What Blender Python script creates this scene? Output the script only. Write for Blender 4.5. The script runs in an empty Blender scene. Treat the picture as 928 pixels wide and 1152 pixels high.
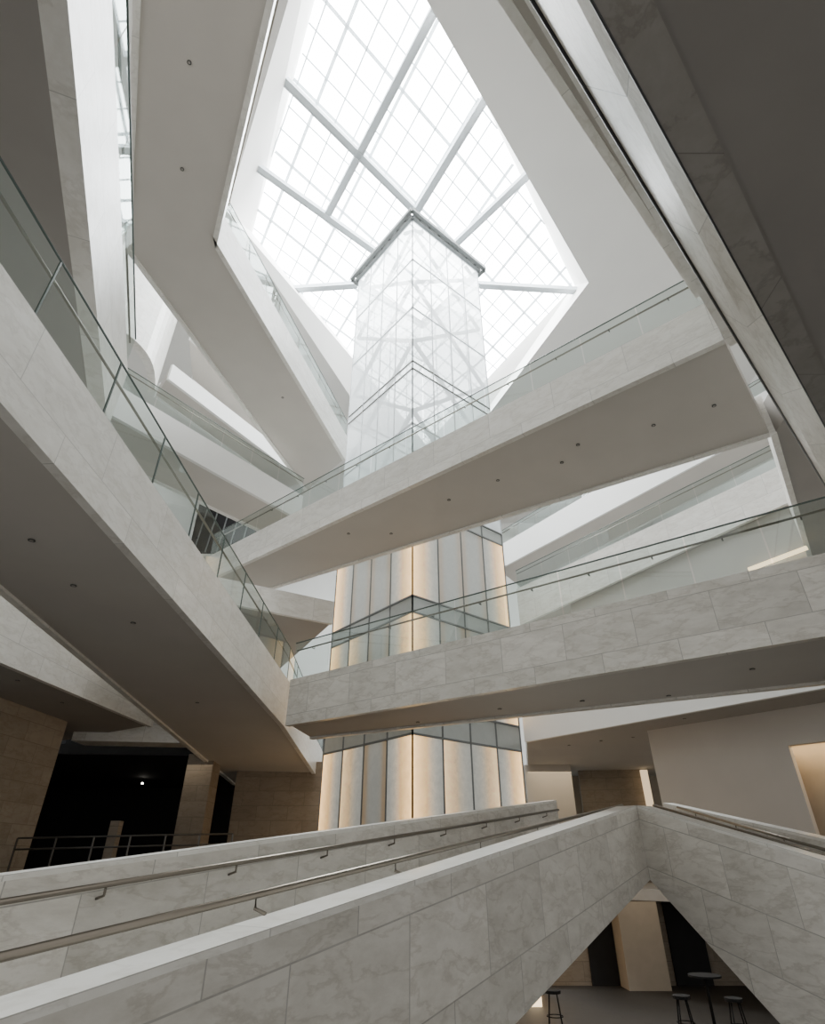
import bpy, bmesh, math, random
from mathutils import Vector
from mathutils.bvhtree import BVHTree
random.seed(4)
C = bpy.context.scene.collection
F = 650.0; TH = math.radians(31.6); CT, ST = math.cos(TH), math.sin(TH)

# ---------------------------------------------------------------- survey helpers (metres, eye at 0,0,0)
def ray(u, v):
    d = 576 - v
    return Vector((u - 464, F*CT - d*ST, F*ST + d*CT))
def at(u, v, z):
    r = ray(u, v); return r * (z / r.z)
def atY(u, v, Y):
    r = ray(u, v); return r * (Y / r.y)
def onp(u, v, P, Q):
    r = ray(u, v); n = Vector((-(Q.y-P.y), Q.x-P.x, 0)); return r * (n.dot(P)/n.dot(r))
def onplane(u, v, A, B, Cc):
    r = ray(u, v); n = (B-A).cross(Cc-A); return r * (n.dot(A)/n.dot(r))
def zl(P, a, b):
    n = ray(*a).cross(ray(*b)); return -(n.x*P.x + n.y*P.y)/n.z
def ext(P, Q, d):
    return Q + (Q-P).normalized()*d

# ---------------------------------------------------------------- materials
def newmat(name):
    m = bpy.data.materials.new(name); m.use_nodes = True
    nt = m.node_tree; nt.nodes.clear()
    return m, nt, nt.nodes, nt.links
def pbr(name, col, rough=.5, metal=0, noise=.0, scale=3, emis=None, es=0):
    m, nt, N, L = newmat(name)
    o = N.new('ShaderNodeOutputMaterial'); b = N.new('ShaderNodeBsdfPrincipled')
    b.inputs['Roughness'].default_value = rough; b.inputs['Metallic'].default_value = metal
    tc = N.new('ShaderNodeTexCoord'); nz = N.new('ShaderNodeTexNoise'); nz.inputs['Scale'].default_value = scale
    nz.inputs['Detail'].default_value = 4
    L.new(tc.outputs['Object'], nz.inputs['Vector'])
    r = N.new('ShaderNodeValToRGB')
    r.color_ramp.elements[0].position = .3; r.color_ramp.elements[1].position = .7
    r.color_ramp.elements[0].color = (*[c*(1-noise) for c in col], 1); r.color_ramp.elements[1].color = (*[min(1, c*(1+noise)) for c in col], 1)
    L.new(nz.outputs['Fac'], r.inputs['Fac']); L.new(r.outputs['Color'], b.inputs['Base Color'])
    if emis:
        b.inputs['Emission Color'].default_value = (*emis, 1); b.inputs['Emission Strength'].default_value = es
    L.new(b.outputs[0], o.inputs[0]); return m
def marble(name, c1, c2, vein, bw=2.0, rh=.9, rough=.28, veinamt=.6, mortar=.66, cloud=.86, ms=.008):
    m, nt, N, L = newmat(name)
    o = N.new('ShaderNodeOutputMaterial'); b = N.new('ShaderNodeBsdfPrincipled'); b.inputs['Roughness'].default_value = rough
    tc = N.new('ShaderNodeTexCoord')
    br = N.new('ShaderNodeTexBrick'); br.inputs['Scale'].default_value = 1
    br.offset = .5
    br.inputs['Brick Width'].default_value = bw; br.inputs['Row Height'].default_value = rh
    br.inputs['Mortar Size'].default_value = ms; br.inputs['Mortar Smooth'].default_value = .4; br.inputs['Bias'].default_value = 0
    br.inputs['Color1'].default_value = (*c1, 1); br.inputs['Color2'].default_value = (*c2, 1)
    br.inputs['Mortar'].default_value = (*[c*mortar for c in c1], 1)
    L.new(tc.outputs['UV'], br.inputs['Vector'])
    sep = N.new('ShaderNodeVectorMath'); sep.operation = 'SCALE'; sep.inputs['Scale'].default_value = 40
    L.new(br.outputs['Color'], sep.inputs[0])
    ad = N.new('ShaderNodeVectorMath'); ad.operation = 'ADD'
    L.new(tc.outputs['Object'], ad.inputs[0]); L.new(sep.outputs[0], ad.inputs[1])
    mp = N.new('ShaderNodeMapping'); mp.inputs['Scale'].default_value = (.8, .8, 2.2); mp.inputs['Rotation'].default_value = (.6, .5, .3)
    L.new(ad.outputs[0], mp.inputs['Vector'])
    nz = N.new('ShaderNodeTexNoise'); nz.inputs['Scale'].default_value = 2.0; nz.inputs['Detail'].default_value = 12
    nz.inputs['Roughness'].default_value = .7; nz.inputs['Distortion'].default_value = .2
    L.new(mp.outputs[0], nz.inputs['Vector'])
    r = N.new('ShaderNodeValToRGB'); e = r.color_ramp.elements
    e[0].position = .34; e[0].color = (cloud, cloud*.99, cloud*.965, 1); e[1].position = .60; e[1].color = (1, 1, 1, 1)
    L.new(nz.outputs['Fac'], r.inputs['Fac'])
    n2 = N.new('ShaderNodeTexNoise'); n2.inputs['Scale'].default_value = 1.6; n2.inputs['Detail'].default_value = 9; n2.inputs['Roughness'].default_value = .6
    n2.inputs['Distortion'].default_value = .3
    L.new(mp.outputs[0], n2.inputs['Vector'])
    r2 = N.new('ShaderNodeValToRGB'); e = r2.color_ramp.elements
    e[0].position = .47; e[0].color = (1, 1, 1, 1); e[1].position = .55; e[1].color = (1, 1, 1, 1)
    k = e.new(.50); k.color = (*vein, 1)
    L.new(n2.outputs['Fac'], r2.inputs['Fac'])
    m1 = N.new('ShaderNodeMix'); m1.data_type = 'RGBA'; m1.blend_type = 'MULTIPLY'; m1.inputs[0].default_value = veinamt
    m2 = N.new('ShaderNodeMix'); m2.data_type = 'RGBA'; m2.blend_type = 'MULTIPLY'; m2.inputs[0].default_value = 1
    L.new(br.outputs['Color'], m1.inputs[6]); L.new(r2.outputs['Color'], m1.inputs[7])
    L.new(m1.outputs[2], m2.inputs[6]); L.new(r.outputs['Color'], m2.inputs[7])
    L.new(m2.outputs[2], b.inputs['Base Color'])
    L.new(b.outputs[0], o.inputs[0]); return m
def glassmat(name, col, trans, rough=.02):
    m, nt, N, L = newmat(name)
    o = N.new('ShaderNodeOutputMaterial'); t = N.new('ShaderNodeBsdfTransparent'); t.inputs[0].default_value = (*col, 1)
    g = N.new('ShaderNodeBsdfGlossy'); g.inputs['Roughness'].default_value = rough; g.inputs[0].default_value = (.85, .92, .90, 1)
    lw = N.new('ShaderNodeLayerWeight'); lw.inputs[0].default_value = .35
    mr = N.new('ShaderNodeMapRange'); mr.inputs[3].default_value = trans; mr.inputs[4].default_value = .6
    L.new(lw.outputs['Fresnel'], mr.inputs[0])
    mx = N.new('ShaderNodeMixShader'); L.new(mr.outputs[0], mx.inputs[0]); L.new(t.outputs[0], mx.inputs[1]); L.new(g.outputs[0], mx.inputs[2])
    L.new(mx.outputs[0], o.inputs[0]); return m
def glowpanel(name, edge, base, side, pwr=3.0, c0=(.90, .88, .78), c1=(1, .60, .24), gcol=(.36, .38, .37)):
    m, nt, N, L = newmat(name)
    o = N.new('ShaderNodeOutputMaterial'); b = N.new('ShaderNodeBsdfPrincipled')
    b.inputs['Base Color'].default_value = (*gcol, 1); b.inputs['Roughness'].default_value = .14
    uv = N.new('ShaderNodeUVMap'); sp = N.new('ShaderNodeSeparateXYZ'); L.new(uv.outputs[0], sp.inputs[0])
    a = N.new('ShaderNodeMath'); a.operation = 'MULTIPLY_ADD'
    k, c = {0: (2, -1), -1: (-1, 1), 1: (1, 0)}[side]
    a.inputs[1].default_value = k; a.inputs[2].default_value = c
    L.new(sp.outputs['X'], a.inputs[0])
    ab = N.new('ShaderNodeMath'); ab.operation = 'ABSOLUTE'; L.new(a.outputs[0], ab.inputs[0])
    pw = N.new('ShaderNodeMath'); pw.operation = 'POWER'; pw.inputs[1].default_value = pwr; L.new(ab.outputs[0], pw.inputs[0])
    tc = N.new('ShaderNodeTexCoord'); nz = N.new('ShaderNodeTexNoise'); nz.inputs['Scale'].default_value = 5; nz.inputs['Detail'].default_value = 8; nz.inputs['Roughness'].default_value = .8
    L.new(tc.outputs['Object'], nz.inputs['Vector'])
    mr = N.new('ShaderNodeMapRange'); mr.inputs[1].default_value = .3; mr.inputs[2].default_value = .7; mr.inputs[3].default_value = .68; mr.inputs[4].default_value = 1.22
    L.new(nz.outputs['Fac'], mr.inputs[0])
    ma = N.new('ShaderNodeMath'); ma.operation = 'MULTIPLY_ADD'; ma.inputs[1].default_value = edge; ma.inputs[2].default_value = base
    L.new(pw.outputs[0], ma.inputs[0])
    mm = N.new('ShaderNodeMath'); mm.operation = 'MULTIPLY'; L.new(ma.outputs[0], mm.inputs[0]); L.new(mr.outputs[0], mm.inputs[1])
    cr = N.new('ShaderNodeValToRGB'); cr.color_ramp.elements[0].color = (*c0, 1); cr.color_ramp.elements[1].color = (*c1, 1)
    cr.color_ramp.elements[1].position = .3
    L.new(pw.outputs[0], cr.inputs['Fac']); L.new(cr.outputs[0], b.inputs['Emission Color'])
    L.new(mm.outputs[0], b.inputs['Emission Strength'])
    L.new(b.outputs[0], o.inputs[0]); return m
def frosted(name, em=1.1, tr=.33):
    m, nt, N, L = newmat(name)
    o = N.new('ShaderNodeOutputMaterial')
    t = N.new('ShaderNodeBsdfTransparent'); t.inputs[0].default_value = (.97, .99, .99, 1)
    df = N.new('ShaderNodeBsdfDiffuse'); df.inputs[0].default_value = (.45, .48, .48, 1)
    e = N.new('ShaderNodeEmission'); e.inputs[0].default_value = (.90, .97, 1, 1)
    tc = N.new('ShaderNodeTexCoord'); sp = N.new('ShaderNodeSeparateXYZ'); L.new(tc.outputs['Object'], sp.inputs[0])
    mr = N.new('ShaderNodeMapRange'); mr.inputs[1].default_value = 12; mr.inputs[2].default_value = 32.5; mr.inputs[3].default_value = em*.4; mr.inputs[4].default_value = em*2.6  # added glow stands in for daylight on the glass, stronger towards the top
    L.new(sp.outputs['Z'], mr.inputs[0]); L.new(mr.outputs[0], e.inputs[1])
    g = N.new('ShaderNodeBsdfGlossy'); g.inputs[1].default_value = .03
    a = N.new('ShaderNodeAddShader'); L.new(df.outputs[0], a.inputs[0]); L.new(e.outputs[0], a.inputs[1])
    b = N.new('ShaderNodeMixShader'); b.inputs[0].default_value = tr; L.new(a.outputs[0], b.inputs[1]); L.new(t.outputs[0], b.inputs[2])
    c = N.new('ShaderNodeMixShader'); c.inputs[0].default_value = .14; L.new(b.outputs[0], c.inputs[1]); L.new(g.outputs[0], c.inputs[2])
    L.new(c.outputs[0], o.inputs[0]); return m
def fritted(name, amt, col=(.85, .88, .89)):
    m, nt, N, L = newmat(name)
    o = N.new('ShaderNodeOutputMaterial')
    d = N.new('ShaderNodeBsdfTranslucent'); d.inputs[0].default_value = (.9, .93, .94, 1)
    df = N.new('ShaderNodeBsdfDiffuse'); df.inputs[0].default_value = (*col, 1)
    a = N.new('ShaderNodeMixShader'); a.inputs[0].default_value = amt; L.new(df.outputs[0], a.inputs[1]); L.new(d.outputs[0], a.inputs[2])
    L.new(a.outputs[0], o.inputs[0]); return m
def emit(name, col, s):
    m, nt, N, L = newmat(name)
    o = N.new('ShaderNodeOutputMaterial'); e = N.new('ShaderNodeEmission'); e.inputs[0].default_value = (*col, 1); e.inputs[1].default_value = s
    L.new(e.outputs[0], o.inputs[0]); return m

MARB = marble('marble', (.90, .885, .845), (.81, .80, .76), (.82, .81, .79), cloud=.88)
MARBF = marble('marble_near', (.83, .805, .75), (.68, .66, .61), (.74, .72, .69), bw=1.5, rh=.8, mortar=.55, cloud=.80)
CAP = marble('marble_cap', (.88, .87, .83), (.82, .81, .77), (.82, .81, .79), bw=1.8, rh=3, cloud=.90)
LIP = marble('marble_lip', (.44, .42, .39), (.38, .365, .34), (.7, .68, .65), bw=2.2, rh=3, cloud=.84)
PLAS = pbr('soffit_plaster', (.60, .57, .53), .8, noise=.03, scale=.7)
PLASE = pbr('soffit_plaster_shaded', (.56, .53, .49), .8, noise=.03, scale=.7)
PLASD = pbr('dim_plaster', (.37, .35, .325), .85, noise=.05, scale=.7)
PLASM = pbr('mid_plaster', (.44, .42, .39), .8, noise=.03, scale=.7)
WHITE = pbr('white_plaster', (.84, .84, .82), .7, noise=.02, scale=.5)
CEIL = pbr('ceiling_plaster', (.76, .745, .72), .8, noise=.02, scale=.4)
STEEL = pbr('brushed_steel', (.24, .215, .18), .3, 1, noise=.06)
STEELD = pbr('dull_steel', (.12, .115, .105), .4, .8, noise=.06)
DARKM = pbr('dark_metal', (.07, .07, .07), .4, .6, noise=.1)
BLACKM = pbr('black_furniture', (.012, .012, .012), .9, 0, noise=.1)
GREYM = pbr('grey_mullion', (.17, .18, .18), .8, 0, noise=.05)
LATT = pbr('lattice_paint', (.58, .61, .63), .6, noise=.03)
WHITM = fritted('white_beam_paint', .06, (.62, .66, .69))
BARM = fritted('glazing_bar_glass', .32, (.6, .64, .66))
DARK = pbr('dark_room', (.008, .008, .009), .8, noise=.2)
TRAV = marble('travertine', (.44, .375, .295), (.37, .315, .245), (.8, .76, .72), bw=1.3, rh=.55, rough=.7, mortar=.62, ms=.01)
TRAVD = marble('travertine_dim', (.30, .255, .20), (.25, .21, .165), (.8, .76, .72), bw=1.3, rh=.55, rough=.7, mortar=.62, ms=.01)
CARPET = pbr('deck_stone', (.40, .39, .37), .6, noise=.05)
FLOORM = marble('dark_floor', (.040, .036, .031), (.034, .030, .026), (.8, .8, .75), bw=1.6, rh=1.6, rough=.6)
WOOD = pbr('beige_stone', (.44, .38, .30), .6, noise=.05)
GLASS = glassmat('balustrade_glass', (.76, .82, .80), .07)
GEDGE = pbr('glass_edge', (.10, .13, .12), .2, noise=.05)
FROST = frosted('frosted_glass_fill_glow')
SPAN = pbr('spandrel_glass', (.46, .49, .48), .12, .1, noise=.04)
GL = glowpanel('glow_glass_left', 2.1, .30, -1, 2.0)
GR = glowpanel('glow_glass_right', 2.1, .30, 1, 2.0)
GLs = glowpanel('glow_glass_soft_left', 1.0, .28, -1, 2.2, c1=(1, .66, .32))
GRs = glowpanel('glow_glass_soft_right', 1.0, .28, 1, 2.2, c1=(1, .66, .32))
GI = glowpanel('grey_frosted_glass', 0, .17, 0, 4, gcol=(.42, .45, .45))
SKY = emit('daylit_glazing', (.95, .985, 1.0), 26.0)
LAMP = emit('warm_lamp', (1, .76, .46), 3.0)
LAMP2 = emit('amber_lamp', (1, .72, .40), 16.0)
SPOT = emit('spot_lens', (1, .93, .8), 20)

# ---------------------------------------------------------------- object helpers
def mobj(name, V, Fc, mat, parent=None, uvs=None):
    me = bpy.data.meshes.new(name); me.from_pydata([tuple(v) for v in V], [], Fc); me.update()
    if uvs is None:
        uvs = []
        for p in me.polygons:
            n = p.normal
            for vi in p.vertices:
                c = me.vertices[vi].co
                if abs(n.z) > .7: uvs.append((c.x, c.y))
                else:
                    t = Vector((-n.y, n.x, 0)); t = t.normalized() if t.length > 1e-5 else Vector((1, 0, 0))
                    uvs.append((c.dot(t), c.z))
    ul = me.uv_layers.new(name='UVMap')
    for i, q in enumerate(uvs): ul.data[i].uv = q
    me.materials.append(mat)
    o = bpy.data.objects.new(name, me); C.objects.link(o)
    if parent: o.parent = parent
    return o
def thing(name, label, cat, group=None):
    o = bpy.data.objects.new(name, None); C.objects.link(o); o.empty_display_size = .3
    o['label'] = label; o['category'] = cat
    if group: o['group'] = group
    return o
def tag(o, label, cat, group=None):
    o['label'] = label; o['category'] = cat
    if group: o['group'] = group
    return o
def struct(o): o['kind'] = 'structure'; return o
def fix(o):
    bm = bmesh.new(); bm.from_mesh(o.data); bmesh.ops.recalc_face_normals(bm, faces=bm.faces); bm.to_mesh(o.data); bm.free()
def prism(name, poly, z0, z1, mat, parent=None):
    n = len(poly)
    a = [Vector((p[0], p[1], z0)) for p in poly]; b = [Vector((p[0], p[1], z1)) for p in poly]
    V = a + b; Fc = [list(range(n))[::-1], list(range(n, 2*n))] + [[i, (i+1) % n, n+(i+1) % n, n+i] for i in range(n)]
    o = mobj(name, V, Fc, mat, parent); fix(o); return o
def beamgeo(V, Fc, P, Q, w, h):
    P = Vector(P); Q = Vector(Q); d = (Q-P).normalized()
    up = Vector((0, 0, 1)) if abs(d.z) < .98 else Vector((0, 1, 0))
    s = d.cross(up).normalized()*w/2; t = s.cross(d).normalized()*h/2; b = len(V)
    V += [P-s-t, P+s-t, P+s+t, P-s+t, Q-s-t, Q+s-t, Q+s+t, Q-s+t]
    Fc += [tuple(b+i for i in f) for f in ((0, 1, 2, 3), (7, 6, 5, 4), (0, 4, 5, 1), (1, 5, 6, 2), (2, 6, 7, 3), (3, 7, 4, 0))]
def beam(name, P, Q, w, h, mat, parent=None):
    V, Fc = [], []; beamgeo(V, Fc, P, Q, w, h); o = mobj(name, V, Fc, mat, parent); fix(o); return o
def tubegeo(V, Fc, pts, r, n=8):
    pts = [Vector(p) for p in pts]; base = len(V)
    for i, p in enumerate(pts):
        d = (pts[min(i+1, len(pts)-1)] - pts[max(i-1, 0)]).normalized()
        up = Vector((0, 0, 1)) if abs(d.z) < .95 else Vector((0, 1, 0))
        s = d.cross(up).normalized(); t = s.cross(d)
        for k in range(n):
            a = 2*math.pi*k/n; V.append(p + s*math.cos(a)*r + t*math.sin(a)*r)
    for i in range(len(pts)-1):
        for k in range(n):
            a = base+i*n+k; b = base+i*n+(k+1) % n; Fc.append((a, b, b+n, a+n))
    Fc.append(tuple(base+k for k in range(n))[::-1]); Fc.append(tuple(base+(len(pts)-1)*n+k for k in range(n)))
def tube(name, pts, r, mat, parent=None, n=8):
    V, Fc = [], []; tubegeo(V, Fc, pts, r, n); o = mobj(name, V, Fc, mat, parent); fix(o)
    for p in o.data.polygons: p.use_smooth = True
    return o
def disc(V, Fc, c, r, h, n=16):
    b = len(V)
    for z in (0, h):
        for k in range(n):
            a = 2*math.pi*k/n; V.append(Vector(c)+Vector((math.cos(a)*r, math.sin(a)*r, z)))
    Fc.append(tuple(range(b, b+n))[::-1]); Fc.append(tuple(range(b+n, b+2*n)))
    for k in range(n): Fc.append((b+k, b+(k+1) % n, b+n+(k+1) % n, b+n+k))
def normals(pts, ref):
    res = []
    for i in range(len(pts)):
        ns = []
        for a, b in ((i-1, i), (i, i+1)):
            if a < 0 or b >= len(pts): continue
            d = (pts[b]-pts[a]); d.z = 0; d.normalize(); n = Vector((-d.y, d.x, 0))
            if n.dot(Vector((ref.x, ref.y, 0)) - Vector((pts[a].x, pts[a].y, 0))) < 0: n = -n
            ns.append(n)
        n = sum(ns, Vector((0, 0, 0)))
        if len(ns) == 2: n = n.normalized()/max(.3, n.normalized().dot(ns[0]))
        res.append(n)
    return res
def strip(name, bots, tz, th, mat, parent, ref, lip=0):
    n = normals(bots, ref); V, Fc, U = [], [], []
    dist = [0]
    for i in range(1, len(bots)): dist.append(dist[-1]+(bots[i]-bots[i-1]).length)
    def q(a, b, c, d, ua, ub, uc, ud):
        k = len(V); V.extend([a, b, c, d]); Fc.append((k, k+1, k+2, k+3)); U.extend([ua, ub, uc, ud])
    m = len(bots)
    for i in range(m-1):
        b0 = bots[i]-Vector((0, 0, lip)); b1 = bots[i+1]-Vector((0, 0, lip))
        t0 = Vector((b0.x, b0.y, tz[i])); t1 = Vector((b1.x, b1.y, tz[i+1]))
        bi0, bi1, ti0, ti1 = b0+n[i]*th, b1+n[i+1]*th, t0+n[i]*th, t1+n[i+1]*th
        s0, s1 = dist[i], dist[i+1]; h = (tz[i]-b0.z); h1 = (tz[i+1]-b1.z); T = 9
        q(b0, b1, t1, t0, (s0, T-h), (s1, T-h1), (s1, T), (s0, T))
        q(bi0, ti0, ti1, bi1, (s0, T-h), (s0, T), (s1, T), (s1, T-h1))
        q(t0, t1, ti1, ti0, (s0, .05), (s1, .05), (s1, .3), (s0, .3))
        q(b0, bi0, bi1, b1, (s0, .05), (s0, .3), (s1, .3), (s1, .05))
        if i == 0: q(b0, t0, ti0, bi0, (0, 0), (0, h), (th, h), (th, 0))
        if i == m-2: q(b1, bi1, ti1, t1, (0, 0), (th, 0), (th, h1), (0, h1))
    return mobj(name, V, Fc, mat, parent, U)
def railing(parent, tops, ref, h=1.05, plen=1.5, inset=.08, rail=True, posts=False, brackets=False, hr=.9):
    n = normals(tops, ref)
    line = [p+n[i]*inset for i, p in enumerate(tops)]
    up = Vector((0, 0, 1))
    for i in range(len(line)-1):
        a, b = line[i], line[i+1]; L = (b-a).length; k = max(1, round(L/plen)); d = (b-a)/k
        for j in range(k):
            p = a+d*j+d.normalized()*.015; q = a+d*(j+1)-d.normalized()*.015
            mobj('glass_panel', [p, q, q+up*h, p+up*h], [(0, 1, 2, 3)], GLASS, parent)
            if posts: beam('glass_joint', a+d*j, a+d*j+up*h, .022, .03, GEDGE, parent)
    tube('glass_top_rail', [p+up*h for p in line], .018, GEDGE, parent, 6)
    if rail:
        off = [tops[i]+n[i]*(inset+.09)+up*hr for i in range(len(tops))]
        hrail = tube('handrail', off, .024, STEEL, parent, 8)
        if brackets:
            for i in range(len(off)-1):
                L = (off[i+1]-off[i]).length; k = max(1, round(L/plen))
                for j in range(k):
                    t = (j+.5)/k; p = off[i].lerp(off[i+1], t); g = (line[i].lerp(line[i+1], t)); g.z = p.z-.08
                    tube('bracket', [p, Vector((p.x, p.y, p.z-.08)), g], .015, STEELD, hrail, 6)
def walkway(name, label, cat, nb, nt, fb, ft=None, rail_near=True, rail_far=False, mat=None, soff=None, posts=False, brackets=False, h=1.05, lip=.06, plen=1.5, group=None, th=.16):
    mat = mat or MARB; soff = soff or PLAS
    t = thing(name, label, cat, group)
    m = len(nb)
    ft = ft or [fb[i].z + (nt[i]-nb[i].z) for i in range(m)]
    cn = sum(nb, Vector())/m; cf = sum(fb, Vector())/m
    V, Fc = [], []
    nn = normals(nb, cf); fn = normals(fb, cn)
    for i in range(m):
        a = nb[i]+nn[i]*th*.9; b = fb[i]+fn[i]*th*.9
        V += [a, b, Vector((b.x, b.y, ft[i]-.25)), Vector((a.x, a.y, nt[i]-.25))]
    for i in range(m-1):
        k = 4*i
        Fc += [(k, k+4, k+5, k+1), (k+3, k+2, k+6, k+7), (k, k+3, k+7, k+4), (k+1, k+5, k+6, k+2)]
    k = 4*(m-1); Fc += [(0, 1, 2, 3), (k, k+3, k+2, k+1)]
    s = mobj('soffit_slab', V, Fc, soff, t); fix(s)
    strip('near_fascia', nb, nt, th, mat, t, cf, lip)
    strip('rear_fascia', fb, ft, th, mat, t, cn, lip)
    tn = [Vector((nb[i].x, nb[i].y, nt[i])) for i in range(m)]; tf = [Vector((fb[i].x, fb[i].y, ft[i])) for i in range(m)]
    if rail_near: railing(t, tn, cf, h, plen, posts=posts, brackets=brackets)
    if rail_far: railing(t, tf, cn, h, plen, rail=True)
    return t, s
def downlights(s, pix, label, group):
    me = s.data; V = [v.co.copy() for v in me.vertices]; P = [tuple(p.vertices) for p in me.polygons]
    bt = BVHTree.FromPolygons(V, P)
    for (u, v) in pix:
        hit = bt.ray_cast(Vector((0, 0, 0)), ray(u, v).normalized())
        if hit[0] is None: continue
        p = hit[0]; t = thing('downlight', label, 'ceiling light', group); t.location = p+Vector((0, 0, -.008))
        V1, F1 = [], []; disc(V1, F1, (0, 0, -.014), .055, .012); mobj('trim_ring', V1, F1, DARKM, t)
        V1, F1 = [], []; disc(V1, F1, (0, 0, -.018), .032, .004); mobj('lens', V1, F1, PLASD, t)

# ================================================================= SETTING
LOW = -3.4
struct(mobj('floor', [(-30, -8, LOW), (30, -8, LOW), (30, 56, LOW), (-30, 56, LOW)], [(0, 1, 2, 3)], FLOORM))
CZ = 31.8; GZ = 34.4
hole = [at(377, -179, CZ), at(255, 237, CZ), at(474, 566, CZ), at(662, 318, CZ)]
crown = [at(402, -178, GZ), at(284, 262, GZ), at(479, 500, GZ), at(646, 321, GZ)]
OC = [Vector((-30, -14, CZ)), Vector((-30, 62, CZ)), Vector((32, 62, CZ)), Vector((32, -14, CZ))]
V = hole + OC + [Vector((h.x, h.y, GZ+.02)) for h in crown]
struct(mobj('ceiling', V, [(0, 1, 5, 4), (1, 2, 6, 5), (2, 3, 7, 6), (3, 0, 4, 7)] + [(i, (i+1) % 4, 8+(i+1) % 4, 8+i) for i in range(4)], CEIL))
struct(prism('wall_back', [(-30, 54), (30, 54), (30, 54.4), (-30, 54.4)], LOW, CZ, WHITE))
struct(prism('wall_left', [(-22, -2), (-22, 54), (-22.4, 54), (-22.4, -2)], LOW, CZ, WHITE))
struct(prism('wall_right', [(26, -2), (26, 54), (26.4, 54), (26.4, -2)], LOW, CZ, WHITE))
arc = []
A0, A1 = Vector(atY(128, 300, 15.5)), Vector(atY(187, 400, 20))
for k in range(13):
    t = k/12; p = A0.lerp(A1, t); n = Vector((-(A1.y-A0.y), A1.x-A0.x, 0)).normalized(); p = p - n*math.sin(t*math.pi)*.9; arc.append((p.x, p.y))
arc += [(arc[-1][0]-.4, arc[-1][1]+.1)] + [(x-.4, y+.1) for x, y in arc[::-1][1:]]
struct(prism('wall_curved', arc, atY(187, 440, 20).z, CZ, MARB))

# ================================================================= SKYLIGHT
sk = thing('skylight', 'large bright glazed roof lantern with crossing pale beams above the glass tower', 'skylight')
mobj('glazing', [Vector((h.x, h.y, GZ)) for h in crown], [(0, 1, 2, 3)], SKY, sk)
BZ = 33.3
def inside(p, z):
    f = (z-CZ)/(GZ-CZ); c = 0
    H_ = [hole[i].lerp(crown[i], f) for i in range(4)]
    for i in range(4):
        a, b = H_[i], H_[(i+1) % 4]
        c += 1 if (b.x-a.x)*(p.y-a.y)-(b.y-a.y)*(p.x-a.x) > 0 else -1
    return abs(c) == 4
def clipseg(P, Q, z, n=500):
    ts = [i/n for i in range(n+1) if inside(P.lerp(Q, i/n), z)]
    return (P.lerp(Q, ts[0]), P.lerp(Q, ts[-1])) if ts else None
ap = at(468, 238, BZ)
main = [((468, 238), (325, 95)), ((468, 238), (552, 100)), ((369, 240), (492, 5)), ((424, 284), (296, 192)), ((508, 278), (598, 192)), ((402, 320), (285, 328)), ((538, 320), (655, 327))]
for a, b in main:
    P = at(*a, BZ); Q = at(*b, BZ); d = (Q-P).normalized(); s = d.cross(Vector((0, 0, 1)))
    sg = clipseg(P, Q+d*9, BZ)
    if sg: P, Q = sg
    o = beam('roof_beam', P, Q+d*.3, .40, .28, WHITM, sk)
    for sd in (-1, 1): beam('beam_flange', P+d*.1+s*.17*sd+Vector((0, 0, -.17)), Q+d*.3+s*.17*sd+Vector((0, 0, -.17)), .06, .06, WHITM, o)
d1 = (at(325, 95, BZ)-ap).normalized(); d2 = (at(552, 100, BZ)-ap).normalized()
V, Fc = [], []
for dd, oo, zz in ((d1, d2, 34.2), (d2, d1, 34.14)):
    for k in range(-24, 25):
        c = ap + oo*k*1.25; sg = clipseg(c-dd*45, c+dd*45, 34.2)
        if not sg: continue
        P, Q = sg; P.z = Q.z = zz
        beamgeo(V, Fc, P, Q, .17 if k % 3 == 0 else .08, .04)
mobj('glazing_bars', V, Fc, BARM, sk)

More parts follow.
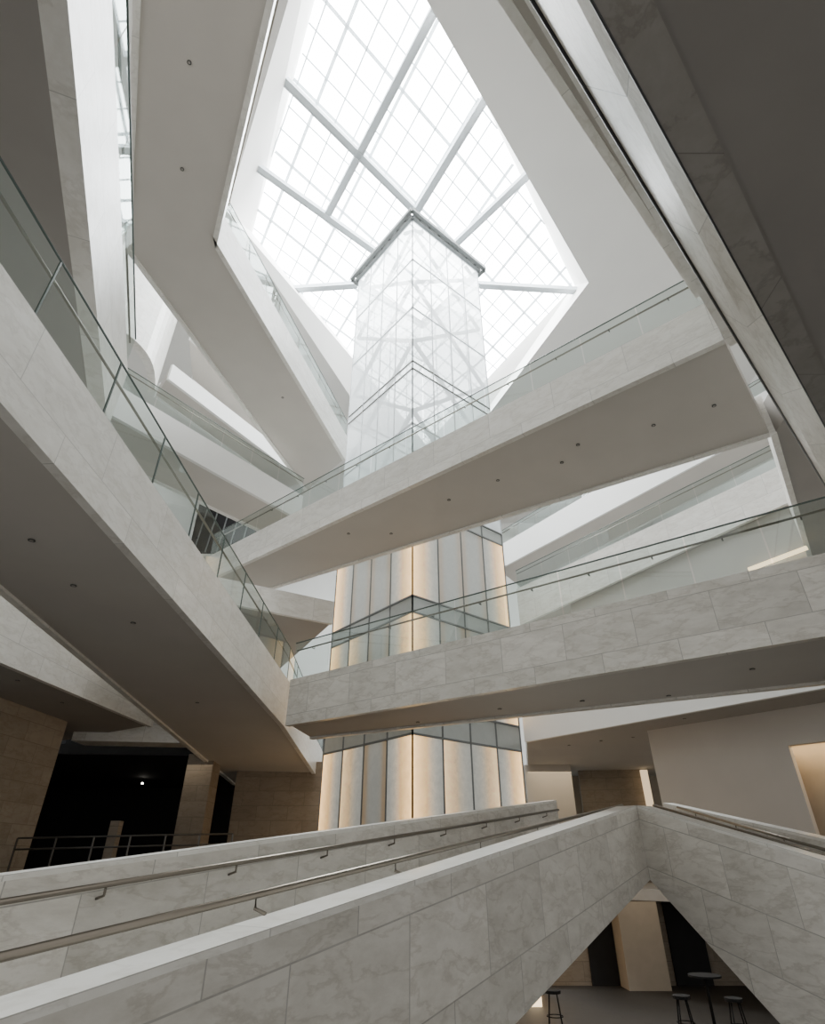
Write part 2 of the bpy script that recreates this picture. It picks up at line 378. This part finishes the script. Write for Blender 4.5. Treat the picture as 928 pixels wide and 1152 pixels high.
# ================================================================= GLASS TOWER
T0 = Vector((0, 20, 0)); e1 = Vector((-.643, .766, 0)); e2 = Vector((.766, .643, 0)); W = 5.4
tw = thing('glass_tower', 'tall square glass lift tower glowing warm at its base, rising to the skylight', 'tower')
rows = [(LOW, 3.75, 'w'), (3.75, 4.65, 's'), (4.65, 8.0, 'w'), (8.0, 8.65, 's'), (8.65, 12.6, 'w'), (12.6, 13.2, 's'), (13.2, 17, 'f'), (17, 20.4, 'f'), (20.4, 20.9, 's2'), (20.9, 24.8, 'f'), (24.8, 28.8, 'f'), (28.8, 32.5, 'f')]
faces = [(T0, e1), (T0, e2), (T0+e1*W, e2), (T0+e2*W, e1)]
for fi, (O, d) in enumerate(faces):
    for ri, (z0, z1, kind) in enumerate(rows):
        for k in range(4):
            a = O+d*(W*k/4+.03); b = O+d*(W*(k+1)/4-.03)
            if kind == 'w':
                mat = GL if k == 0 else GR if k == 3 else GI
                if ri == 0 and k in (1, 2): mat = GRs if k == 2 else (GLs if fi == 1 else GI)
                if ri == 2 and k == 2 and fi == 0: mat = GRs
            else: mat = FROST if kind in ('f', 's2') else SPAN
            g = [Vector((a.x, a.y, z0+.03)), Vector((b.x, b.y, z0+.03)), Vector((b.x, b.y, z1-.03)), Vector((a.x, a.y, z1-.03))]
            mobj('glass_panel' if kind[0] != 's' else 'spandrel_panel', g, [(0, 1, 2, 3)], mat, tw, [(0, 0), (1, 0), (1, 1), (0, 1)])
    for z in sorted(set([r[0] for r in rows]+[32.5])):
        a = O+Vector((0, 0, z)); beam('transom', a, a+d*W, .07, .07, GREYM if z < 13.3 else STEELD if z in (20.4, 20.9) else LATT, tw)
    for k in range(0, 5):
        p = O+d*(W*k/4)
        if k in (0, 4) and fi > 1: continue
        beam('mullion', Vector((p.x, p.y, LOW)), Vector((p.x, p.y, 13.2)), .06, .06, GREYM, tw)
        beam('mullion', Vector((p.x, p.y, 13.2)), Vector((p.x, p.y, 32.5)), .06, .06, LATT, tw)
cc = T0+(e1+e2)*W/2
V, Fc = [], []
for O, d in faces[:2]:
    nrm = (cc-(O+d*W/2)).normalized()*.14
    hh = 4.6
    for k in range(0, 5):
        z = 13.3+k*hh
        for x0, x1 in ((.15, W-.15), (W-.15, .15)):
            zb, zt = z, z+hh
            if zt > 32.4:
                f = (32.4-zb)/(zt-zb)
                if f <= 0: continue
                x1 = x0+(x1-x0)*f; zt = 32.4
            beamgeo(V, Fc, O+nrm+d*x0+Vector((0, 0, zb)), O+nrm+d*x1+Vector((0, 0, zt)), .16, .16)
mobj('inner_lattice', V, Fc, LATT, tw)
prism('core_cap', [(cc+e1*x+e2*y)[:2] for x, y in ((-2.5, -2.5), (2.5, -2.5), (2.5, 2.5), (-2.5, 2.5))], 12.9, 13.1, WHITE, tw)
for O, d in faces:
    s = d.cross(Vector((0, 0, 1))); s = s if s.dot(O+d*W/2-cc) > 0 else -s
    a = O+s*.10+Vector((0, 0, 32.62)); beam('crown_beam', a-d*.1, a+d*(W+.1), .2, .3, GREYM, tw)
    a = O+s*.36+Vector((0, 0, 32.75)); beam('crown_beam', a-d*.36, a+d*(W+.36), .22, .26, GREYM, tw)
    for k in range(7):
        p = O+d*(W*(k+.5)/7)+Vector((0, 0, 32.6)); beam('crown_bracket', p, p+s*.36+Vector((0, 0, .15)), .14, .14, DARKM, tw)

# ================================================================= HIGH LEFT BENT WALKWAY (H)
z = 17.0
nb = [at(334, -150, z), at(240, 265, z), at(389, 517, z)]; fb = [at(155, -150, z), at(141, 280, z), at(343, 552, z)]
H, Hs = walkway('bent_walkway', 'high bent walkway left of the skylight, pale underside turning towards the tower', 'walkway', nb, [z+1.4]*3, fb)
downlights(Hs, [(213, 70), (205, 190), (310, 385), (285, 345), (318, 447)], 'small recessed spotlight in the underside of the high bent walkway', 'spotlights under the bent walkway')

# ================================================================= RIGHT EDGE STRIPS NEAR SKYLIGHT
z = 11.3
nb = [at(500, -90, z), at(782, 334, z)]; nrm = Vector((.75, -.66, 0))
walkway('gallery_edge', 'narrow white gallery edge running along the right of the skylight ceiling', 'gallery', nb, [z+1.3]*2, [p+nrm*1.6 for p in nb], rail_near=False)
z = 10.0
nb = [at(537, -90, z), at(820, 388, z)]
walkway('side_gallery', 'long side gallery beam above the right end of the crossing bridge', 'gallery', nb, [z+1.2]*2, [p+nrm*2.2 for p in nb], rail_near=False)

# ================================================================= BRIDGE A
z = 10.0
nb = [at(228, 654, z), at(813, 380, z)]
tl = ((262, 612), (790, 342))
nt = [zl(p, *tl) for p in nb]
fb = [at(300, 664, z), at(866, 490, z)]
A, As = walkway('crossing_bridge', 'long marble bridge crossing in front of the tower just below the skylight', 'bridge', nb, nt, fb, [z+1.2]*2, brackets=True, h=1.1)
downlights(As, [(392, 600), (505, 562), (560, 540), (632, 520), (650, 500), (735, 478), (803, 456), (440, 600)], 'small recessed spotlight in the underside of the crossing bridge', 'spotlights under the crossing bridge')
nb = [at(866, 488, z), at(912, 640, z)]
walkway('side_landing', 'dim landing running back from the right end of the crossing bridge', 'landing', nb, [z+1.3]*2, [at(822, 384, z)+Vector((2.2, -1.2, 0)), at(912, 640, z)+Vector((8, -3, 0))], rail_near=False, soff=PLASD)

# ================================================================= NEAR RIGHT OVERHEAD SLAB (B)
B = thing('overhead_walkway', 'near overhead walkway at top right with leaning marble side and dark underside', 'walkway')
l1 = [at(600, 0, 7.0), at(928, 545, 7.0)]; l2 = [at(665, 0, 6.0), at(928, 480, 6.0)]; l3 = [at(735, 0, 6.0), at(928, 418, 6.0)]
l1 = [ext(l1[1], l1[0], 3), ext(l1[0], l1[1], 3)]; l2 = [ext(l2[1], l2[0], 3), ext(l2[0], l2[1], 5.5)]; l3 = [ext(l3[1], l3[0], 3), ext(l3[0], l3[1], 7)]
nr = Vector((.72, -.69, 0))
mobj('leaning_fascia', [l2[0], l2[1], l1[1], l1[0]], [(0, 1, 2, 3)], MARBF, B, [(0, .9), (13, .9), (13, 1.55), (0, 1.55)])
up = Vector((0, 0, .05))
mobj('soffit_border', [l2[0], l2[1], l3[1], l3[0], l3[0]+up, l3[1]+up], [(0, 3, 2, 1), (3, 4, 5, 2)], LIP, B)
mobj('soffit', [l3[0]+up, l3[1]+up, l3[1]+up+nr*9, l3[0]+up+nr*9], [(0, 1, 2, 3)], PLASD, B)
mobj('deck', [l1[0], l1[1], l1[1]+nr*9, l1[0]+nr*9], [(0, 1, 2, 3)], CARPET, B)
tube('edge_trim', [l1[0], l1[1]], .03, DARKM, B)
tube('border_shadow_line', [l2[0], l2[1]], .012, DARKM, B)  # dark tube drawn in as the thin shadow line below the leaning fascia
railing(B, [l1[0], l1[1]], l1[0]+nr*5, 1.05, 1.6, rail=False)

# ================================================================= NEAR LEFT HIGH WALKWAY (G)
z = 8.0
p0 = at(78, 0, z); p1 = at(122, 480, z); p0 = ext(p1, p0, 2.0)
nb = [p0, p1]; nt = [z+1.6, z+1.6]
fb = [p0+Vector((-7, -1.5, 0)), p1+Vector((-9, -2.5, 0))]
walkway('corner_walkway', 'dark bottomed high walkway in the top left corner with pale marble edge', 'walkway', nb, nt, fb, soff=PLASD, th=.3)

# ================================================================= LEFT BRIDGE E
a1, a2, f1 = at(0, 445, 4.6), at(320, 815, 3.87), at(0, 665, 4.4)
a0 = onplane(-150, 272, a1, a2, f1); a3 = onplane(362, 880, a1, a2, f1)
f0 = onplane(-150, 541, a1, a2, f1); f2 = onplane(200, 831, a1, a2, f1); f3 = onplane(262, 882, a1, a2, f1)
tl = ((0, 295), (322, 762))
nb = [a0, a1, a2, a3]; nt = [zl(a0, *tl), zl(a1, *tl), zl(a2, *tl), a3.z+1.2]
fb = [f0, f1, f2, f3]
E, Es = walkway('left_ramp_bridge', 'big marble sided ramp bridge descending from left edge towards the tower', 'bridge', nb, nt, fb, posts=True, h=1.15, plen=1.7, soff=PLASE)
downlights(Es, [(36, 607), (83, 658), (150, 700), (222, 790), (120, 590)], 'small recessed spotlight in the underside of the left ramp bridge', 'spotlights under the left ramp bridge')

# ================================================================= LOWER CROSSING BRIDGE D
z = 3.4
nb = [at(321, 814, z), at(1010, 698, z)]; tl = ((325, 765), (928, 622)); nt = [zl(p, *tl) for p in nb]
fb = [at(352, 830, z), at(1010, 759, z)]
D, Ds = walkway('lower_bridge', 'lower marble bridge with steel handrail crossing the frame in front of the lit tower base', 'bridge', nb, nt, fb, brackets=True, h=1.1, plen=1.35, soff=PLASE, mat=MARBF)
downlights(Ds, [(470, 812), (562, 797), (655, 788), (752, 782), (846, 752)], 'small recessed spotlight in the underside of the lower bridge', 'spotlights under the lower bridge')

# ================================================================= RIGHT BACKGROUND RAMPS (J), K
P = atY(585, 702, 27); Q = atY(890, 562, 18)
nb = [P, Q]; nt = [zl(p, (570, 668), (885, 520)) for p in nb]
fb = [P+Vector((2, 3, 0)), Q+Vector((2, 3, 0))]
J, _ = walkway('rising_ramp', 'pale ramp rising to the right between the two crossing bridges', 'ramp', nb, nt, fb, mat=MARB)
ofs = Vector((.12, .18, 0))
mobj('lower_flank', [onp(u, v, P, Q)+ofs for u, v in ((640, 735), (640, 676), (890, 561), (912, 640), (900, 690))], [(0, 1, 2, 3, 4)], PLASM, J)
beam('strip_light', onp(842, 641, P, Q), onp(908, 616, P, Q), .12, .12, LAMP, J)
P = atY(560, 640, 34); Q = atY(880, 470, 25)
nb = [P, Q]; nt = [zl(p, (565, 612), (860, 440)) for p in nb]
walkway('upper_rear_ramp', 'distant pale ramp rising right, seen just under the crossing bridge', 'ramp', nb, nt, [P+Vector((2, 3, 0)), Q+Vector((2, 3, 0))], mat=WHITE)
z = 4.2
nb = [at(590, 833, z), at(990, 760, z)]
K, Ks = walkway('rear_gallery', 'low white gallery floor behind the lower bridge above the right doorway', 'gallery', nb, [z+1.3]*2, [Vector((8, 44, z)), Vector((25, 40, z))], mat=WHITE, soff=PLASM)
downlights(Ks, [(640, 838), (676, 833), (712, 829), (770, 808)], 'small recessed spotlight under the low white gallery', 'spotlights under the rear gallery')

GF = -.6
def wallseg(name, P, Q, z0, z1, mat, th=.3):
    d = (Q-P); d.z = 0; n = Vector((-d.y, d.x, 0)).normalized()*th
    if n.y < 0: n = -n
    return struct(prism(name, [P[:2], Q[:2], (Q+n)[:2], (P+n)[:2]], z0, z1, mat))
w0 = at(728, 822, z); w1 = at(928, 790, z)
dl = onp(890, 850, w0, w1)
wallseg('wall_right_gallery', w0, dl, GF, z, PLAS)
dt = onp(891, 838, w0, w1).z
far = ext(w0, w1, 4)
wallseg('trim_1', dl, far, dt, z, PLAS)
struct(prism('wall_alcove', [(dl+Vector((.1, 1.5, 0)))[:2], (far+Vector((.1, 1.5, 0)))[:2], (far+Vector((.1, 1.7, 0)))[:2], (dl+Vector((.1, 1.7, 0)))[:2]], GF, z, WOOD))
tag(beam('alcove_light', dl+Vector((.3, .75, dt+.12-dl.z)), far+Vector((-.4, .75, dt+.12-far.z)), .12, .08, LAMP2), 'warm light strip inside the doorway at the right edge', 'light')
P = atY(588, 836, 30); Q = atY(638, 836, 30); struct(prism('wall_pier', [P[:2], Q[:2], (Q.x, 32), (P.x, 32)], GF, z, PLASM))
P = atY(638, 836, 34); Q = atY(760, 836, 34); struct(prism('wall_recess', [P[:2], Q[:2], (Q.x, 34.5), (P.x, 34.5)], GF, z, WOOD))
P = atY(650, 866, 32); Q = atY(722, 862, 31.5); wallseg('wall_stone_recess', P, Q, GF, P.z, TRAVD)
P = atY(721, 866, 31); Q = atY(735, 902, 31)
tag(prism('wall_light', [(P.x, 31), (Q.x, 31), (Q.x, 31.2), (P.x, 31.2)], Q.z-.4, P.z, emit('slot_lamp', (1, .74, .45), 1.1)), 'warm lit wall slot at the end of the stone recess', 'light')
struct(prism('floor_gallery', [(5.2, 25), (9.5, 19.5), (25.9, 13), (25.9, 44), (5.2, 44)], GF-.3, GF, CARPET))

# ================================================================= LEFT REAR (L, stone wall, dark hall)
z = 4.2
nb = [at(-60, 716, z), at(172, 816, z)]; nt = [z+1.45, z+1.25]
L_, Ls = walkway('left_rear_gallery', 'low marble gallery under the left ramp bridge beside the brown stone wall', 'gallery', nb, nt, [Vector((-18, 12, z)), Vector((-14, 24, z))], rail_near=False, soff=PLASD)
downlights(Ls, [(70, 790), (20, 765)], 'small recessed spotlight under the left marble gallery', 'spotlights under the left gallery')
z2 = 3.9
P = at(80, 833, z2); Q = at(215, 836, z2)
struct(prism('trim_2', [P[:2], Q[:2], (Q.x, Q.y+1), (P.x, P.y+1)], z2, z2+1.0, MARB))
a = at(-40, 770, z); b = at(76, 812, z)
struct(prism('wall_left_stone', [a[:2], b[:2], (b.x-2.5, b.y+.5), (a.x-3, a.y)], LOW, z, TRAV))
struct(prism('wall_dark_hall', [(-30, 38), (-4, 38), (-4, 38.3), (-30, 38.3)], LOW, 9, DARK))
struct(prism('wall_dark_side', [(-21.9, 20), (-21.5, 20), (-21.5, 38), (-21.9, 38)], LOW, 9, DARK))
struct(prism('ceiling_dark_hall', [(-22, 25), (-4.5, 26.5), (-4.5, 38), (-22, 38)], z2+.1, z2+.5, DARK))
struct(prism('floor_hall', [(-22, 17), (-6, 20), (-4.8, 38), (-22, 38)], -.9, -.6, FLOORM))
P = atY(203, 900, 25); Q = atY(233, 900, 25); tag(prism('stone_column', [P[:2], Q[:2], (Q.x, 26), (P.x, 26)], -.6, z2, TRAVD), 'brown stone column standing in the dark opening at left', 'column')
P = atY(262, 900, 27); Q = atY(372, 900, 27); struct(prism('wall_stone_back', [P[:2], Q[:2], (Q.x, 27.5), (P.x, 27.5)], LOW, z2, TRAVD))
hr = thing('hall_railing', 'dull steel railing with round rails in front of the dark hall at left', 'railing')
r0 = atY(20, 943, 19); r1 = atY(262, 938, 21)
for dz in (0, -.28): tube('rail', [r0+Vector((0, 0, dz)), r1+Vector((0, 0, dz))], .024, STEELD, hr)
for k in range(7):
    p = r0.lerp(r1, k/6); beam('post', Vector((p.x, p.y, -.6)), p, .04, .04, STEELD, hr)
p = atY(122, 935, 20.2)
tag(prism('stone_bollard', [(p.x-.14, p.y+.3), (p.x+.14, p.y+.3), (p.x+.14, p.y+.6), (p.x-.14, p.y+.6)], -.6, p.z+.3, TRAVD), 'short square stone post behind the hall railing', 'post')
for k, (u, w) in enumerate(((110, 860), (130, 866), (148, 872), (170, 864), (95, 874), (160, 882), (183, 874))):
    p = atY(u, w, 33)
    t = thing('hall_lamp', 'tiny pendant lamp glowing in the dark hall', 'lamp', 'lamps in the dark hall'); t.location = p
    V1, F1 = [], []; disc(V1, F1, (0, 0, 0), .05, .06); mobj('lens', V1, F1, SPOT, t)
    tube('cord', [(0, 0, .05), (0, 0, z2+.1-p.z)], .008, DARKM, t, 6)

# ================================================================= UPPER LEFT REAR
z = 14.0
nb = [at(120, 462, z), at(338, 584, z)]; fb = [at(160, 535, z), at(305, 604, z)]
M_, _ = walkway('upper_left_walkway', 'short white walkway seen behind the bend, left of the tower', 'walkway', nb, [z+1.3]*2, fb, mat=WHITE)
P = atY(226, 560, 27.5); Q = atY(306, 600, 27.5); zt_, zb_ = P.z+.3, atY(226, 622, 27.5).z
lb = prism('louvre_panel', [(P.x, 27.5), (Q.x, 27.5), (Q.x, 27.6), (P.x, 27.6)], zb_, zt_, DARK, M_)
for k in range(7):
    x = P.x+(Q.x-P.x)*(k+.5)/7; beam('slat', (x, 27.4, zb_), (x+.35, 27.4, zt_), .05, .08, GREYM, lb)
z = 20.0
nb = [at(190, 425, z), at(352, 548, z)]
walkway('slim_upper_gallery', 'slim white gallery above the short walkway at upper left', 'gallery', nb, [z+.9]*2, [p+Vector((-1.2, 1.3, 0)) for p in nb], mat=WHITE, rail_near=False)
z = 23.0
nb = [at(215, 380, z), at(310, 465, z)]
walkway('top_left_gallery', 'distant white gallery below the ceiling between left walkways', 'gallery', nb, [z+1.3]*2, [p+Vector((-1, 3, 0)) for p in nb], mat=WHITE, rail_near=False)
z = 7.6
nb = [at(150, 656, z), at(374, 700, z)]
walkway('rear_left_landing', 'dim landing behind the left end of the crossing bridge', 'landing', nb, [z+.8]*2, [nb[0]+Vector((-5, 8, 0)), nb[1]+Vector((-4.2, 8, 0))], mat=MARB, soff=PLASM, rail_near=False)

# ================================================================= FOREGROUND RAMP
FG = thing('foreground_ramp', 'wide foreground marble ramp rising from lower left to the corner peak', 'ramp')
T1 = atY(716, 906, 13); T2 = atY(0, 1146, 3.5); T2e = ext(T1, T2, 2.0)
B1 = onp(728, 990, T1, T2); Bm = onp(580, 1152, T1, T2)
B1.x, B1.y = T1.x, T1.y
s = (Bm.z-B1.z)/(Vector(Bm[:2])-Vector(B1[:2])).length
Le = (Vector(T2e[:2])-Vector(T1[:2])).length
Be = Vector((T2e.x, T2e.y, B1.z+s*Le))
ref = Vector((-6, 12, 0))
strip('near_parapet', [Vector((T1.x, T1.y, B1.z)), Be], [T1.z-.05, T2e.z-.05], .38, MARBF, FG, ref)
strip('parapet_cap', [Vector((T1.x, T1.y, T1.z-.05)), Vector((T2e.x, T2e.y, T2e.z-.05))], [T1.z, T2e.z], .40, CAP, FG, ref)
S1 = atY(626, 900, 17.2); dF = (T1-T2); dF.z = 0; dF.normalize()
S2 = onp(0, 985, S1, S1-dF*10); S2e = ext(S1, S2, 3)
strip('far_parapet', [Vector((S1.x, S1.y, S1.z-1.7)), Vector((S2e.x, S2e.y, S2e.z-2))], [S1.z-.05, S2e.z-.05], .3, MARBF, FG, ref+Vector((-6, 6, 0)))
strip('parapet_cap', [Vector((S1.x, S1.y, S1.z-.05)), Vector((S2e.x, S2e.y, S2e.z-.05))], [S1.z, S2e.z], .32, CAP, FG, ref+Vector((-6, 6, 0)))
mobj('ramp_deck', [Vector((T1.x, T1.y, T1.z-1.1)), Vector((T2e.x, T2e.y, T2e.z-1.1)), Vector((S2e.x, S2e.y, T2e.z-1.1)), Vector((S1.x, S1.y, S1.z-1.3))], [(0, 1, 2, 3)], CARPET, FG)
nL = Vector((-dF.y, dF.x, 0))
def hrail(parent, P, Q, wall_off, k):
    r = tube('handrail', [P, Q], .027, STEEL, parent, 10)
    for j in range(k):
        p = P.lerp(Q, (j+.5)/k); tube('bracket', [p, p-Vector((0, 0, .09)), p-Vector((0, 0, .12))+wall_off], .014, STEEL, r, 6)
P = onp(628, 911, S1-nL*.12, S2-nL*.12); Q = onp(0, 1015, S1-nL*.12, S2-nL*.12)
hrail(FG, P, ext(P, Q, 1.5), nL*.12, 9)
a = T1+nL*.50; b = T2+nL*.50
P = onp(700, 906, a, b); Q = onp(0, 1077, a, b); hrail(FG, P, ext(P, Q, 1.0), -nL*.12, 7)

RG = thing('foreground_side_ramp', 'foreground marble ramp wing descending from corner peak to right edge', 'ramp')
U = Vector((T1.x, T1.y, T1.z)); dR = Vector((.45, -.89, 0)).normalized()
Q1 = onp(928, 968, U, U+dR*3); Q1e = ext(U, Q1, 2.5)
Bq = onp(858, 1152, U, U+dR*3)
sl = (Bq.z-B1.z)/(Vector(Bq[:2])-Vector(U[:2])).length; Lr = (Vector(Q1e[:2])-Vector(U[:2])).length
Bm2 = U+dR*3.6; Bm2.z = max(LOW+.05, B1.z+sl*3.6)
refR = U+Vector((6, 3, 0))
Qx = Vector((Q1e.x, Q1e.y, Bm2.z)); tzm = U.z+(Q1e.z-U.z)*3.6/Lr
strip('near_parapet', [Vector((U.x, U.y, B1.z)), Bm2, Qx], [U.z-.05, tzm-.05, Q1e.z-.05], .38, MARBF, RG, refR)
strip('parapet_cap', [Vector((U.x, U.y, U.z-.05)), Vector((Q1e.x, Q1e.y, Q1e.z-.05))], [U.z, Q1e.z], .40, CAP, RG, refR)
R1 = atY(745, 903, 15.5); R2 = atY(928, 944, 11.5); R2e = ext(R1, R2, 3)
strip('far_parapet', [Vector((R1.x, R1.y, R1.z-1.6)), Vector((R2e.x, R2e.y, R2e.z-1.8))], [R1.z-.05, R2e.z-.05], .3, MARBF, RG, refR+Vector((6, 3, 0)))
strip('parapet_cap', [Vector((R1.x, R1.y, R1.z-.05)), Vector((R2e.x, R2e.y, R2e.z-.05))], [R1.z, R2e.z], .32, CAP, RG, refR+Vector((6, 3, 0)))
mobj('ramp_deck', [Vector((U.x, U.y, U.z-1.1)), Vector((Q1e.x, Q1e.y, Q1e.z-1.1)), Vector((R2e.x, R2e.y, R2e.z-1.1)), Vector((R1.x, R1.y, R1.z-1.1))], [(3, 2, 1, 0)], CARPET, RG)
dR2 = (R2-R1); dR2.z = 0; dR2.normalize(); nR = Vector((-dR2.y, dR2.x, 0)); nR = nR if nR.x > 0 else -nR
P = onp(762, 908, R1-nR*.12, R2-nR*.12); Q = onp(928, 956, R1-nR*.12, R2-nR*.12); hrail(RG, P, ext(P, Q, 2), nR*.12, 5)
nR1 = Vector((-dR.y, dR.x, 0)); nR1 = nR1 if nR1.x > 0 else -nR1
P = onp(735, 906, U+nR1*.5, U+nR1*.5+dR); Q = onp(928, 962, U+nR1*.5, U+nR1*.5+dR); hrail(RG, P, ext(P, Q, 2), -nR1*.12, 4)

# ================================================================= LOWER LEVEL seen through the gap
LT = GF-.3
WY = 25.0
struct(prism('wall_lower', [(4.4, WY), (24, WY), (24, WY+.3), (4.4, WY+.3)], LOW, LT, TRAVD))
P = atY(700, 1060, 24); Q = atY(746, 1060, 24)
tag(prism('beige_pillar', [(P.x, 24), (Q.x, 24), (Q.x, 24.9), (P.x, 24.9)], LOW, LT, WOOD), 'broad beige pillar on the lower floor seen through the gap', 'pillar')
for nm, u0, u1 in (('door_1', 660, 690), ('door_2', 752, 792)):
    x0, x1 = atY(u0, 1060, WY).x, atY(u1, 1060, WY).x
    struct(prism(nm, [(x0, WY-.1), (x1, WY-.1), (x1, WY-.01), (x0, WY-.01)], LOW, LT-.08, DARK))
P = atY(594, 1110, 21.5); Q = atY(608, 1110, 21.5)
tag(prism('floor_light', [(P.x, 21.5), (Q.x, 21.5), (Q.x, 21.6), (P.x, 21.6)], LOW, P.z, LAMP), 'warm glowing panel at the foot of the tower below the ramp', 'light')
def stool(x, y, label):
    t = thing('bar_stool', label, 'stool', 'dark stools on the lower floor'); t.location = (x, y, LOW)
    V1, F1 = [], []; disc(V1, F1, (0, 0, .72), .2, .06); mobj('seat', V1, F1, BLACKM, t)
    for a in range(4):
        c, s_ = math.cos(a*math.pi/2+.6), math.sin(a*math.pi/2+.6); tube('leg', [(c*.13, s_*.13, .72), (c*.24, s_*.24, 0)], .018, BLACKM, t, 6)
    tube('foot_ring', [(math.cos(a*math.pi/6)*.2, math.sin(a*math.pi/6)*.2, .28) for a in range(13)], .012, BLACKM, t, 6)
def table(x, y, label):
    t = thing('cafe_table', label, 'table'); t.location = (x, y, LOW)
    V1, F1 = [], []; disc(V1, F1, (0, 0, 1.02), .4, .04, 24); mobj('tabletop', V1, F1, BLACKM, t)
    tube('pedestal', [(0, 0, .03), (0, 0, 1.02)], .04, BLACKM, t); V1, F1 = [], []; disc(V1, F1, (0, 0, 0), .28, .03, 20); mobj('base', V1, F1, BLACKM, t)
p = at(805, 1158, LOW); table(p.x, p.y, 'round dark high table by the right door on the lower floor')
for u, v_, l in ((836, 1172, 'dark bar stool nearest the right edge of the gap'), (775, 1168, 'dark bar stool left of the high table'), (626, 1160, 'dark bar stool alone at the left corner of the gap')):
    p = at(u, v_, LOW); stool(p.x, p.y, l)

# ================================================================= LIGHT
w = bpy.data.worlds.new('World'); bpy.context.scene.world = w; w.use_nodes = True
bg = w.node_tree.nodes['Background']; bg.inputs[0].default_value = (.98, .96, .92, 1); bg.inputs[1].default_value = .82
def area(name, loc, rot, size, power, col):
    l = bpy.data.lights.new(name, 'AREA'); l.size = size; l.energy = power; l.color = col
    o = bpy.data.objects.new(name, l); o.location = loc; o.rotation_euler = rot; C.objects.link(o); return o
area('lower_hall_light', (8, 23, -1.0), (0, 0, 0), 2, 8, (1, .86, .7))
area('gallery_light', (7, 29, 3.9), (0, 0, 0), 3, 70, (1, .8, .55))
area('stone_hall_light', (-9, 25, 3.5), (0, 0, 0), 2, 14, (1, .85, .65))

cam = bpy.data.cameras.new('Camera'); co = bpy.data.objects.new('Camera', cam); C.objects.link(co)
co.location = (0, 0, 0); co.rotation_euler = (math.pi/2+TH, 0, 0)
cam.sensor_fit = 'VERTICAL'; cam.sensor_height = 36; cam.lens = F/1152*36; cam.clip_end = 300; cam.clip_start = .05
bpy.context.scene.camera = co
